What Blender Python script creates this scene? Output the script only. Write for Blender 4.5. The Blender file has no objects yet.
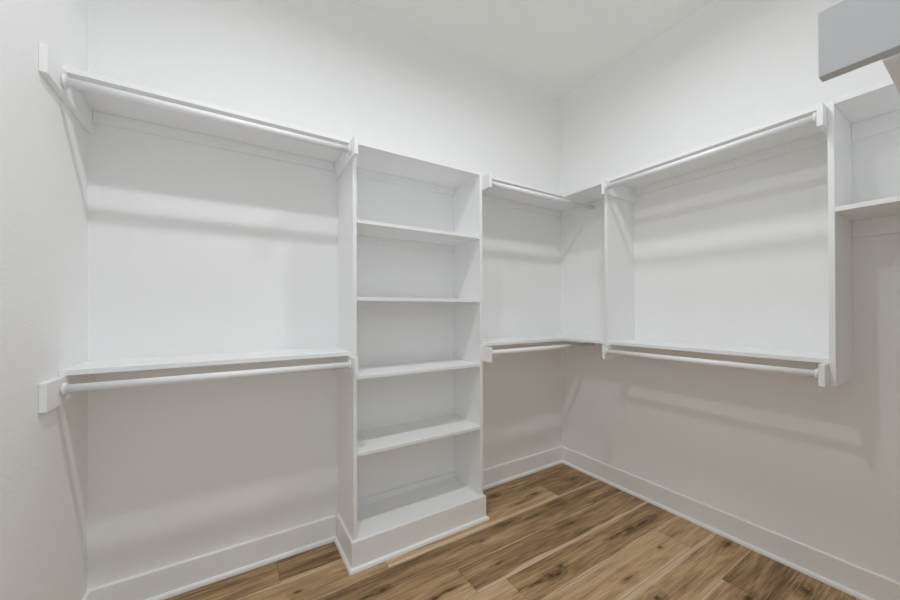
import bpy, bmesh, math, random
from mathutils import Matrix, Vector
random.seed(4)
SC = bpy.context.scene
COL = SC.collection

# ------------------------------------------------------------------ camera
def make_camera():
    cd = bpy.data.cameras.new('camera'); cam = bpy.data.objects.new('camera', cd); COL.objects.link(cam)
    f, yaw, cy, tilt, roll = 351.81, math.radians(32.0444), 309.33, math.radians(.2256), math.radians(.1728)
    cd.sensor_fit = 'HORIZONTAL'; cd.sensor_width = 36; cd.lens = 36*f/900
    cd.shift_y = (cy-300)/900; cd.clip_start = .02
    F = Vector((math.sin(yaw), math.cos(yaw), 0)); R = Vector((math.cos(yaw), -math.sin(yaw), 0)); U = Vector((0, 0, 1))
    F2 = math.cos(tilt)*F+math.sin(tilt)*U; U2 = -math.sin(tilt)*F+math.cos(tilt)*U
    R3 = math.cos(roll)*R-math.sin(roll)*U2; U3 = math.sin(roll)*R+math.cos(roll)*U2
    m = Matrix((R3, U3, -F2)).transposed().to_4x4(); m.translation = (0, 0, 1.2676)
    cam.matrix_world = m
    SC.camera = cam
make_camera()

# ------------------------------------------------------------------ light
w = bpy.data.worlds.new('world'); SC.world = w; w.use_nodes = True
w.node_tree.nodes['Background'].inputs[0].default_value = (.80, .90, 1, 1)
w.node_tree.nodes['Background'].inputs[1].default_value = 1.2   # added ambient fill to soften contrast, entering by the doorway behind the camera
SC.view_settings.view_transform = 'Standard'; SC.view_settings.look = 'None'
SC.view_settings.gamma = 1; SC.view_settings.use_curve_mapping = False
SC.view_settings.exposure = -0.10
SC.cycles.max_bounces = 24; SC.cycles.diffuse_bounces = 20; SC.cycles.glossy_bounces = 6
LAMPS = [(.11, .84), (1.29, .84)]
LAMP_W = 9.0
for lx, ly in LAMPS:
    ld = bpy.data.lights.new('ceiling_lamp', 'AREA'); ld.shape = 'DISK'; ld.size = .08 if lx < 1 else .15; ld.energy = LAMP_W*(1.1 if lx < 1 else .98); ld.spread = math.radians(164)
    ld.color = (.925, .965, 1)
    lo = bpy.data.objects.new('ceiling_lamp', ld); COL.objects.link(lo); lo.location = (lx, ly, 3.026)
# ------------------------------------------------------------------ measures
XL, XB, YA, YD, H = -.4947, 2.3621, 2.0126, -.30, 3.05
SA, SB = 1.7234, 2.0581               # shelf fronts on the back and the right wall
ZU, ZL, ZM = 2.0934, 1.0485, 1.6606   # undersides of the shelves
T = .019
TX0, TX1, TY = .5124, 1.3085, 1.7151  # tower
P0, P1 = .3757, 1.3801                # near faces of the two hanging panels
BH = .0889                            # bracket board height
YR, XR = 1.687, 2.020                 # rod axes
RR = .0148

# ------------------------------------------------------------------ materials
def nt(name):
    m = bpy.data.materials.new(name); m.use_nodes = True
    return m, m.node_tree, m.node_tree.nodes['Principled BSDF']
def paint(name, col, rough, bump=0, scale=200, spec=.5):
    m, t, b = nt(name)
    b.inputs['Base Color'].default_value = (*col, 1); b.inputs['Roughness'].default_value = rough
    b.inputs['Specular IOR Level'].default_value = spec
    if bump:
        tc = t.nodes.new('ShaderNodeTexCoord'); n = t.nodes.new('ShaderNodeTexNoise'); bp = t.nodes.new('ShaderNodeBump')
        n.inputs['Scale'].default_value = scale; n.inputs['Detail'].default_value = 3
        bp.inputs['Strength'].default_value = bump; bp.inputs['Distance'].default_value = .002
        t.links.new(tc.outputs['Object'], n.inputs['Vector']); t.links.new(n.outputs['Fac'], bp.inputs['Height'])
        t.links.new(bp.outputs['Normal'], b.inputs['Normal'])
    return m
M_WALL = paint('wall_paint', (.885, .885, .88), .75, .5, 90, .3)
M_CEIL = paint('ceiling_paint', (.885, .885, .87), .9, .3, 90, .2)
M_TRIM = paint('trim_paint', (.90, .905, .90), .38, .06, 60)
M_SHELF = paint('shelf_paint', (.875, .88, .88), .42, .06, 60)
M_SHELF_SHADED = paint('shelf_paint_shaded', (.56, .57, .565), .6, .06, 60)  # darkened shelf paint: shade on the top-right bracket board, put into its colour
M_ROD = paint('rod_paint', (.87, .87, .885), .3)
M_PLASTIC = paint('white_plastic', (.86, .86, .86), .35)
M_NAIL = paint('nail_filler', (.36, .27, .20), .7)
M_GAP = paint('floor_gap', (.045, .03, .02), .9)

def knots_world():   # x, y, half length, half width of the dark knots in the boards
    return [(2.08, 1.172, .060, .011), (1.96, 1.183, .050, .016), (1.87, 1.188, .045, .008), (1.80, 1.188, .03, .006),
            (1.942, 1.001, .020, .010), (1.593, .973, .030, .009), (1.598, .833, .022, .012),
            (1.30, 1.178, .030, .017), (1.385, 1.196, .020, .010), (1.21, 1.180, .060, .007), (1.335, 1.165, .025, .009),
            (1.78, 1.758, .040, .012), (2.186, 1.757, .035, .008), (1.171, 1.553, .024, .005), (1.145, 1.372, .024, .005),
            (2.28, .822, .050, .018), (.585, 1.525, .024, .012), (.52, 1.53, .03, .005), (.26, 1.716, .018, .008),
            (2.20, .50, .03, .02), (1.531, 1.885, .022, .009), (1.619, 1.725, .05, .006), (.85, 1.36, .07, .008), (.76, 1.355, .05, .010),
            (1.40, 1.60, .05, .006), (1.72, 1.40, .05, .006), (1.93, .62, .03, .012), (.20, 1.40, .03, .01), (-.1, 1.56, .03, .009)]
def floor_mat():
    m, t, b = nt('oak_planks'); N = t.nodes; L = t.links
    def math_(op, a, c=None, clamp=False):
        n = N.new('ShaderNodeMath'); n.operation = op; n.use_clamp = clamp
        for i, v in enumerate((a, c)):
            if v is None: continue
            if isinstance(v, (int, float)): n.inputs[i].default_value = v
            else: L.new(v, n.inputs[i])
        return n.outputs[0]
    def vec(op, a, c, d=None):
        n = N.new('ShaderNodeVectorMath'); n.operation = op
        for i, v in enumerate((a, c, d)):
            if v is None: continue
            if isinstance(v, tuple): n.inputs[i].default_value = v
            else: L.new(v, n.inputs[i])
        return n.outputs['Value'] if op == 'LENGTH' else n.outputs[0]
    def noise(v, s, det=4, rough=.6):
        n = N.new('ShaderNodeTexNoise'); n.inputs['Scale'].default_value = s; n.inputs['Detail'].default_value = det
        n.inputs['Roughness'].default_value = rough; L.new(v, n.inputs['Vector']); return n
    def ramp(v, *st):
        n = N.new('ShaderNodeValToRGB'); e = n.color_ramp.elements
        while len(e) < len(st): e.new(.5)
        for k, (p, c) in zip(e, st): k.position = p; k.color = (*c, 1)
        L.new(v, n.inputs[0]); return n.outputs[0]
    def mix(f, a, c, mode='MIX'):
        n = N.new('ShaderNodeMix'); n.data_type = 'RGBA'; n.blend_type = mode
        for i, v in ((0, f), (6, a), (7, c)):
            if isinstance(v, (int, float)): n.inputs[i].default_value = v
            elif isinstance(v, tuple): n.inputs[i].default_value = (*v, 1)
            else: L.new(v, n.inputs[i])
        return n.outputs[2]
    tc = N.new('ShaderNodeTexCoord').outputs['Object']
    at = N.new('ShaderNodeAttribute'); at.attribute_name = 'board'; at.attribute_type = 'GEOMETRY'
    sep = N.new('ShaderNodeSeparateColor'); L.new(at.outputs['Color'], sep.inputs[0])
    tone, sap, seed, sap2 = sep.outputs[0], sep.outputs[1], sep.outputs[2], at.outputs['Alpha']
    uv = N.new('ShaderNodeUVMap'); uv.uv_map = 'board_uv'
    sx = N.new('ShaderNodeSeparateXYZ'); L.new(uv.outputs[0], sx.inputs[0]); across = sx.outputs[1]
    cmb = N.new('ShaderNodeCombineXYZ')
    L.new(math_('MULTIPLY', seed, 31.), cmb.inputs[0]); L.new(math_('MULTIPLY', seed, 17.), cmb.inputs[2])
    p = vec('ADD', tc, cmb.outputs[0])
    # knots pull the grain around them
    wn = noise(vec('MULTIPLY', tc, (9, 22, 1)), 1, 3)
    warp = vec('MULTIPLY', vec('SUBTRACT', wn.outputs['Color'], (.5, .5, .5)), (.05, .022, 0))
    pk = vec('ADD', tc, warp)
    kmax = None; halo = None
    for x, y, a, c in knots_world():
        d = vec('LENGTH', vec('MULTIPLY_ADD', pk, (1/a, 1/c, 0), (-x/a, -y/c, 0)), (0, 0, 0))
        k = math_('SUBTRACT', 1.15, d, True); h = math_('MULTIPLY', math_('SUBTRACT', 2.6, d, True), 1)
        kmax = k if kmax is None else math_('MAXIMUM', kmax, k)
        h = math_('DIVIDE', math_('MAXIMUM', math_('SUBTRACT', 3.2, d), 0), 3.2)
        halo = h if halo is None else math_('MAXIMUM', halo, h)
    # cathedral figure: stretched noise, bent near knots
    low = noise(vec('MULTIPLY', p, (1.1, 7, 1)), 1, 2, .5)
    bent = math_('ADD', math_('MULTIPLY', low.outputs['Fac'], 9.), math_('MULTIPLY', halo, 1.6))
    rings = math_('FRACT', bent)
    rings = math_('MULTIPLY', math_('ABSOLUTE', math_('SUBTRACT', rings, .5)), 2)
    fine = noise(vec('MULTIPLY', p, (5, 190, 1)), 1, 4, .65).outputs['Fac']
    mid = noise(vec('MULTIPLY', p, (2.2, 34, 1)), 1, 4, .6).outputs['Fac']
    big = noise(vec('MULTIPLY', p, (1.6, 9, 1)), 1, 3, .55).outputs['Fac']
    hair = noise(vec('MULTIPLY', p, (9, 420, 1)), 1, 3, .7).outputs['Fac']
    v = math_('ADD', math_('MULTIPLY', fine, .56), math_('MULTIPLY', mid, .36))
    v = math_('ADD', v, math_('MULTIPLY', big, .45))
    v = math_('ADD', v, math_('MULTIPLY', hair, .34))
    v = math_('ADD', v, math_('MULTIPLY', rings, .07))
    v = math_('SUBTRACT', v, .335)
    v = math_('ADD', v, math_('MULTIPLY', math_('SUBTRACT', tone, .5), .55))
    v = math_('SUBTRACT', v, math_('MULTIPLY', halo, .15))
    colr = ramp(v, (.36, (.140, .076, .032)), (.48, (.30, .182, .086)), (.60, (.475, .308, .160)), (.75, (.66, .46, .27)))
    # pale sapwood along the edges of some boards
    for amt, side in ((sap, across), (sap2, math_('SUBTRACT', 1, across))):
        sw = math_('MULTIPLY', math_('ADD', .02, math_('MULTIPLY', noise(vec('MULTIPLY', p, (2.4, .2, 1)), 1, 2).outputs['Fac'], .34)), amt)
        sm = math_('MULTIPLY', math_('SUBTRACT', sw, side), 22, True)
        grain = math_('ADD', .35, math_('MULTIPLY', fine, 1.0), True)
        colr = mix(math_('MULTIPLY', sm, grain), colr, (.74, .56, .37))
    # dark mineral streaks and knots
    st = noise(vec('MULTIPLY', p, (3.2, 75, 1)), 1, 4, .65).outputs['Fac']
    st = math_('MULTIPLY', math_('SUBTRACT', st, .60), 7, True)
    colr = mix(math_('MULTIPLY', st, .60), colr, (.105, .060, .028))
    kn = noise(vec('MULTIPLY', tc, (60, 170, 1)), 1, 4, .7).outputs['Fac']
    kk = math_('MULTIPLY', kmax, math_('MULTIPLY', math_('SUBTRACT', kn, .31), 6, True))
    colr = mix(math_('MULTIPLY', kk, 1.1, True), colr, (.060, .034, .018))
    L.new(colr, b.inputs['Base Color'])
    b.inputs['Roughness'].default_value = .48
    b.inputs['Specular IOR Level'].default_value = .35
    bp = N.new('ShaderNodeBump'); bp.inputs['Strength'].default_value = .15; bp.inputs['Distance'].default_value = .001
    L.new(fine, bp.inputs['Height']); L.new(bp.outputs[0], b.inputs['Normal'])
    return m
M_FLOOR = floor_mat()

# ------------------------------------------------------------------ mesh helpers
def add_box(bm, x0, x1, y0, y1, z0, z1, bev=.0012):
    ret = bmesh.ops.create_cube(bm, size=1)
    vs = ret['verts']
    for v in vs:
        v.co = Vector(((x0+x1)/2+v.co.x*(x1-x0), (y0+y1)/2+v.co.y*(y1-y0), (z0+z1)/2+v.co.z*(z1-z0)))
    if bev:
        es = {e for v in vs for e in v.link_edges}
        bmesh.ops.bevel(bm, geom=list(es), offset=bev, segments=2, affect='EDGES', profile=.5)
    return bm
def extrude_profile(bm, prof, path):
    """prof: list of (out, z); path: list of (x, y, nx, ny) with mitre normals already scaled"""
    rings = [[bm.verts.new((x+nx*o, y+ny*o, z)) for o, z in prof] for x, y, nx, ny in path]
    n = len(prof)
    for a, b in zip(rings, rings[1:]):
        for i in range(n):
            j = (i+1) % n
            bm.faces.new((a[i], a[j], b[j], b[i]))
    bm.faces.new(rings[0]); bm.faces.new(rings[-1][::-1])
    bmesh.ops.recalc_face_normals(bm, faces=bm.faces)
def cylinder(bm, p, q, r, seg=28, bev=0):
    p, q = Vector(p), Vector(q); d = q-p
    m = Matrix.Translation((p+q)/2) @ d.to_track_quat('Z', 'Y').to_matrix().to_4x4()
    ret = bmesh.ops.create_cone(bm, cap_ends=True, segments=seg, radius1=r, radius2=r, depth=d.length, matrix=m)
    if bev:
        es = [e for e in {e for v in ret['verts'] for e in v.link_edges} if any(len(f.verts) > 4 for f in e.link_faces)]
        bmesh.ops.bevel(bm, geom=es, offset=bev, segments=2, affect='EDGES')
def world_loc(o):
    v = Vector((0, 0, 0))
    while o is not None:
        v += o.location; o = o.parent
    return v
def link(name, bm, mat, parent=None, smooth=False, origin=None, kind=None, label=None):
    me = bpy.data.meshes.new(name)
    if origin is not None: bmesh.ops.translate(bm, verts=bm.verts, vec=-Vector(origin))
    bm.to_mesh(me); bm.free(); me.materials.append(mat)
    if smooth:
        for p in me.polygons: p.use_smooth = len(p.vertices) == 4
    o = bpy.data.objects.new(name, me); COL.objects.link(o)
    if origin is not None: o.location = origin
    if parent is not None:
        o.parent = parent
        o.location = Vector(o.location)-world_loc(parent)
    if kind: o['kind'] = kind
    if label: o['label'] = label
    return o
def box(name, x0, x1, y0, y1, z0, z1, mat, parent=None, bev=.0012, **k):
    return link(name, add_box(bmesh.new(), x0, x1, y0, y1, z0, z1, bev), mat, parent,
                origin=((x0+x1)/2, (y0+y1)/2, z0), **k)
def thing(name, loc, label, cat, group=None):
    o = bpy.data.objects.new(name, None); COL.objects.link(o); o.location = loc; o.empty_display_size = .05
    o['label'] = label; o['category'] = cat
    if group: o['group'] = group
    return o

# ------------------------------------------------------------------ room shell
W = .12
DX0, DX1, DZ = -.40, .56, 2.08        # doorway behind the camera
box('wall_back', XL-W, XB+W, YA, YA+W, -.05, H, M_WALL, bev=0, kind='structure')
box('wall_left', XL-W, XL, YD-W, YA, -.05, H, M_WALL, bev=0, kind='structure')
box('wall_right', XB, XB+W, YD-W, YA, -.05, H, M_WALL, bev=0, kind='structure')
bm = bmesh.new()
add_box(bm, XL, DX0, YD-W, YD, -.05, H, 0); add_box(bm, DX1, XB, YD-W, YD, -.05, H, 0); add_box(bm, DX0, DX1, YD-W, YD, DZ, H, 0)
link('wall_front', bm, M_WALL, kind='structure')
box('ceiling', XL-W, XB+W, YD-W, YA+W, H, H+.05, M_CEIL, bev=0, kind='structure')

# floor: one mesh of boards, 0.181 m wide, running along x
def make_floor():
    bm = bmesh.new(); uvl = bm.loops.layers.uv.new('board_uv'); cl = bm.loops.layers.float_color.new('board')
    bw = .181; g = .0007
    x0, x1 = XL-.02, XB
    joints = {-3: [.9], -2: [.9, 1.964], -1: [.3], 0: [.2, 2.085], 1: [-.15, 1.108], 2: [.946, 2.6], 3: [-.2, 2.5], 4: [.665, 1.905], 5: [.2, 1.2]}
    tones = {(-3, 1): .46, (-2, 1): .56, (-2, 2): .34, (-1, 1): .62, (0, 1): .63, (0, 2): .58, (1, 1): .70, (1, 2): .46, (2, 0): .60, (2, 1): .40,
             (3, 0): .5, (3, 1): .40, (4, 0): .56, (4, 1): .60, (4, 2): .42, (5, 0): .44, (5, 1): .38, (5, 2): .46}
    saps = {(2, 1): (.75, .30), (4, 1): (.85, .1), (4, 2): (.5, 0), (1, 2): (.4, 0), (1, 1): (.3, .2), (0, 1): (.45, .3), (0, 2): (0, .4), (-1, 1): (.3, .8), (-2, 1): (.2, .5), (5, 1): (.4, 0), (3, 1): (0, .2), (4, 0): (0, .5)}
    row = -8
    while True:
        y0 = .913+row*bw; y1 = y0+bw
        if y0 > YA: break
        if y1 > YD-.9:
            js = joints.get(row, [random.uniform(-.2, 1), random.uniform(1.3, 2.2)])
            xs = [x0]+[j for j in js if x0 < j < x1]+[x1]
            for i, (a, b) in enumerate(zip(xs, xs[1:])):
                sp = saps.get((row, i), (0, 0)); c = (tones.get((row, i), random.uniform(.4, .6)), sp[0], random.random(), sp[1])
                A, B, C, D = a+g, b-g, max(y0+g, YD-.9), min(y1-g, YA)
                vs = [bm.verts.new(q) for q in ((A, C, 0), (B, C, 0), (B, D, 0), (A, D, 0))]
                f = bm.faces.new(vs)
                for lp in f.loops:
                    co = lp.vert.co; lp[uvl].uv = (co.x, (co.y-y0)/bw); lp[cl] = c
        row += 1
    # dark bed showing in the seams
    n0 = len(bm.faces)
    ret = bmesh.ops.create_cube(bm, size=1)
    for v in ret['verts']:
        v.co = Vector(((XL-W+XB+W)/2+v.co.x*(XB-XL+2*W), (YD-.9+YA+W)/2+v.co.y*(YA+W-YD+.9), -.026+v.co.z*.05))
    for f in list(bm.faces)[n0:]: f.material_index = 1
    o = link('floor', bm, M_FLOOR, kind='structure'); o.data.materials.append(M_GAP)
make_floor()

# baseboards with shoe moulding
BB = .130; BT = .0125; SH = .014
PROF = [(0, 0), (BT, 0), (BT, BB-.004), (BT-.003, BB-.0005), (0, BB)]
def shoe(r=SH, o=BT, n=6):
    pts = [(o, 0), (o+r, 0)]
    for i in range(n+1):
        a = math.pi/2*i/n
        pts.append((o+r*math.cos(a)*.98, .006+r*math.sin(a)))
    return pts
def baseboard(name, path):
    bm = bmesh.new(); extrude_profile(bm, PROF, path); b = link(name, bm, M_TRIM, kind='structure')
    bm = bmesh.new(); extrude_profile(bm, shoe(), path); link('shoe_molding', bm, M_TRIM, b)
PX0, PX1, PY = .4990, 1.3225, 1.7010     # outer faces of the tower's plinth boards
baseboard('baseboard_left', [(XL, YA, 1, -1), (XL, YD, 1, 0)])
baseboard('baseboard_back_1', [(XL, YA, 1, -1), (PX0, YA, 0, -1)])
baseboard('baseboard_back_2', [(PX1, YA, 0, -1), (XB, YA, -1, -1)])
baseboard('baseboard_right', [(XB, YA, -1, -1), (XB, YD, -1, 0)])

# casing round the doorway behind the camera
bm = bmesh.new()
add_box(bm, DX0-.0, DX0+.018, YD-W-.002, YD+.002, 0, DZ); add_box(bm, DX1-.018, DX1, YD-W-.002, YD+.002, 0, DZ); add_box(bm, DX0+.018, DX1-.018, YD-W-.002, YD+.002, DZ-.018, DZ)
add_box(bm, DX0-.06, DX0+.006, YD, YD+.016, 0, DZ+.066); add_box(bm, DX1-.006, DX1+.06, YD, YD+.016, 0, DZ+.066); add_box(bm, DX0+.006, DX1-.006, YD, YD+.016, DZ-.006, DZ+.066)
link('trim_1', bm, M_TRIM, kind='structure')

# ------------------------------------------------------------------ shelf tower
def mesh_on(name, parent, mat=M_SHELF, smooth=False, label=None):
    def go(bm):
        return link(name, bm, mat, parent, smooth=smooth, label=label)
    return go
C45 = .045
tw = thing('shelf_tower', ((TX0+TX1)/2, (TY+YA)/2, 0), 'tall white built-in shelf tower with six open bays standing on a boxed plinth', 'shelf tower')
for x in (TX0, TX1-T):
    box('side_panel', x, x+T, TY, YA-.0005, 0, ZU+T, M_SHELF, tw)
box('top_board', TX0+T, TX1-T, TY, YA-.0005, ZU, ZU+T, M_SHELF, tw)
box('cleat', TX0+T, TX1-T, YA-.0185, YA-.0005, ZU-C45, ZU, M_SHELF, tw)
for z in (1.704, 1.319, .929, .548):
    s = box('shelf', TX0+T, TX1-T, TY, YA-.0005, z, z+.0175, M_SHELF, tw)
    box('cleat', TX0+T, TX1-T, YA-.0185, YA-.0005, z-.042, z, M_SHELF, s)
dk = box('bottom_shelf', TX0+T, TX1-T, TY, YA-.0005, .126, .144, M_SHELF, tw)
box('cleat', TX0+T, TX1-T, YA-.0185, YA-.0005, .144, .180, M_SHELF, dk)
# plinth wraps the foot: left, front, right
bm = bmesh.new()
ZP = .1435
pr = [(0, 0), (BT, 0), (BT, ZP-.003), (BT-.003, ZP), (0, ZP)]
pth = [(TX0, YA-.014, -1, 0), (TX0, TY, -1, -1), (TX1, TY, 1, -1), (TX1, YA-.014, 1, 0)]
extrude_profile(bm, pr, pth); pl = link('plinth', bm, M_TRIM, tw)
bm = bmesh.new(); extrude_profile(bm, shoe(), [(TX0, YA-.028, -1, 0)]+pth[1:3]+[(TX1, YA-.028, 1, 0)]); link('shoe_molding', bm, M_TRIM, pl)

# ------------------------------------------------------------------ shelves on the back wall, left of the tower
def bracket(parent, x0, x1, y0, y1, z):
    return box('rod_bracket', x0, x1, y0, y1, z-BH, z-.0003, M_SHELF, parent)
YBL, YBT = 1.573, 1.625
for z, lab in ((ZU, 'long white shelf, the upper one between the left wall and the shelf tower'),
               (ZL, 'long white shelf, the lower one between the left wall and the shelf tower')):
    s = thing('wall_shelf', ((XL+TX0)/2, YA-.14, z-BH), lab, 'shelf', 'long shelves left of the tower')
    box('shelf_board', XL+.0005, TX0-.0005, SA, YA-.0005, z, z+T, M_SHELF, s)
    box('cleat', XL+T+.001, TX0-T-.001, YA-.0185, YA-.0005, z-C45, z-.0003, M_SHELF, s)
    bracket(s, XL+.0005, XL+T, YBL, YA-.0005, z)
    bracket(s, TX0-T, TX0-.0005, YBT, YA-.0005, z)

# ------------------------------------------------------------------ corner shelves (L shaped)
YBR = 1.645
for z, lab in ((ZU, 'upper L-shaped white shelf turning the room corner right of the shelf tower'),
               (ZL, 'lower L-shaped white shelf turning the room corner right of the shelf tower')):
    s = thing('corner_shelf', (XB-.3, YA-.2, z-BH), lab, 'shelf', 'corner shelves')
    bm = bmesh.new()
    pts = [(TX1+.0005, YA-.0005), (TX1+.0005, SA), (SB, SA), (SB, P1+T+.0005), (XB-.0005, P1+T+.0005), (XB-.0005, YA-.0005)]
    lo_ = [bm.verts.new((x, y, z)) for x, y in pts]; hi = [bm.verts.new((x, y, z+T)) for x, y in pts]
    bm.faces.new(lo_[::-1]); bm.faces.new(hi)
    for i in range(6): bm.faces.new((lo_[i], lo_[(i+1) % 6], hi[(i+1) % 6], hi[i]))
    bmesh.ops.recalc_face_normals(bm, faces=bm.faces)
    bmesh.ops.bevel(bm, geom=list(bm.edges), offset=.0012, segments=2, affect='EDGES')
    link('shelf_board', bm, M_SHELF, s)
    box('cleat', TX1+T+.001, XB-.0195, YA-.0185, YA-.0005, z-C45, z-.0003, M_SHELF, s)
    box('cleat', XB-.0185, XB-.0005, P1+T+.001, YA-.0190, z-C45, z-.0003, M_SHELF, s)
    bracket(s, TX1+.0005, TX1+T, YBR, YA-.0005, z)

# ------------------------------------------------------------------ double hanging unit on the right wall
XF = 2.000
un = thing('hanging_unit', (2.2, (P0+P1)/2, ZL-BH), 'white double-hang closet unit held on the right wall between two side panels', 'closet unit')
for y in (P0, P1):
    box('side_panel', SB, XB-.0005, y, y+T, ZL-BH, ZU+T, M_SHELF, un)
for z in (ZU, ZL):
    box('shelf', SB, XB-.0005, P0+T, P1, z, z+T, M_SHELF, un)
    box('cleat', XB-.0185, XB-.0005, P0+2*T, P1-T, z-C45, z, M_SHELF, un)
    box('rod_bracket', XF, XB-.0005, P0+T+.0003, P0+2*T, z-BH, z-.0003, M_SHELF, un)
    box('rod_bracket', XF, XB-.0005, P1-T, P1-.0003, z-BH, z-.0003, M_SHELF, un)

# ------------------------------------------------------------------ shelves at the right edge, between the unit and the front wall
for z, lab in ((ZU, 'white shelf at the right edge, level with the top of the hanging unit'),
               (ZM, 'white shelf at the right edge, halfway up beside the hanging unit')):
    s = thing('wall_shelf', (2.2, .1, z-.09), lab, 'shelf', 'shelves at the right edge')
    box('shelf_board', SB, XB-.0005, YD+.0005, P0-.0005, z, z+T, M_SHELF, s)
    box('cleat', XB-.0185, XB-.0005, YD+.0005, P0-.0005, z-BH+.015, z-.0003, M_SHELF, s)

# shelf over the doorway side, its bracket board end close to the camera at the top right
s = thing('wall_shelf', (1.3, YD+.18, ZM-BH), 'white shelf near the camera at the top right, showing its square bracket board end', 'shelf')
YF = .083
box('shelf_board', .6605, SB-.001, YD+.0005, YF, ZM, ZM+T, M_SHELF, s)
box('rod_bracket', .660, .679, YD+.0005, .1345, ZM-BH-.0005+.003, ZM+.0015-.0018, M_SHELF_SHADED, s, label='bracket board end with shade in its colour')
fr = box('front_rail', .6795, SB-.001, YF-T, YF, ZM-BH-.0005, ZM-.0003, M_SHELF, s)
for x, z in ((.722, 1.600), (.760, 1.612), (.757, 1.596)):
    bm = bmesh.new(); cylinder(bm, (x, YF-.001, z), (x, YF+.0006, z), .0016, 12); link('nail_head', bm, M_NAIL, fr, label='brown nail spot')

# ------------------------------------------------------------------ rods
def rod(p, q, socks, label, group):
    p, q = Vector(p), Vector(q); d = (q-p).normalized()
    t = thing('closet_rod', (p+q)/2, label, 'closet rod', group)
    bm = bmesh.new(); cylinder(bm, p, q, RR, 40)
    link('rod', bm, M_ROD, t, smooth=True)
    for k, (on, pt, s) in enumerate(((socks[0], p, 1), (socks[1], q, -1))):
        if not on: continue
        bm = bmesh.new()
        cylinder(bm, pt, pt+d*s*.012, .0215, 40, .0015)
        link('rod_socket', bm, M_PLASTIC, t, smooth=True)
for z, nm in ((ZU, 'upper'), (ZL, 'lower')):
    zr = z-(.0500 if z == ZU else .0395)     # rods left of the tower
    zc = z-(.046 if z == ZU else .039)       # corner
    zb = z-(.0465 if z == ZU else .0425)     # hanging unit
    rod((XL+T+.0003, YR, zr), (TX0-T-.0003, YR, zr), (1, 1), nm+' white closet rod running from the left wall to the shelf tower', 'rods left of the tower')
    rod((TX1+T+.0003, YR+.005, zc), (XB-.0188, YR+.005, zc), (1, 0), nm+' short white closet rod in the corner, right of the shelf tower', 'corner rods')
    rod((XR, P0+2*T+.0003, zb), (XR, P1-T-.0003, zb), (1, 1), nm+' white closet rod of the hanging unit on the right wall', 'rods of the hanging unit')

# ------------------------------------------------------------------ ceiling lights (above the frame)
for i, (lx, ly) in enumerate(LAMPS):
    t = thing('ceiling_light', (lx, ly, H), ('left' if i == 0 else 'right')+' round flush ceiling light above the closet', 'light')
    bm = bmesh.new(); cylinder(bm, (lx, ly, H-.022), (lx, ly, H-.0003), .085, 48, .003)
    link('light_housing', bm, M_PLASTIC, t, smooth=True)
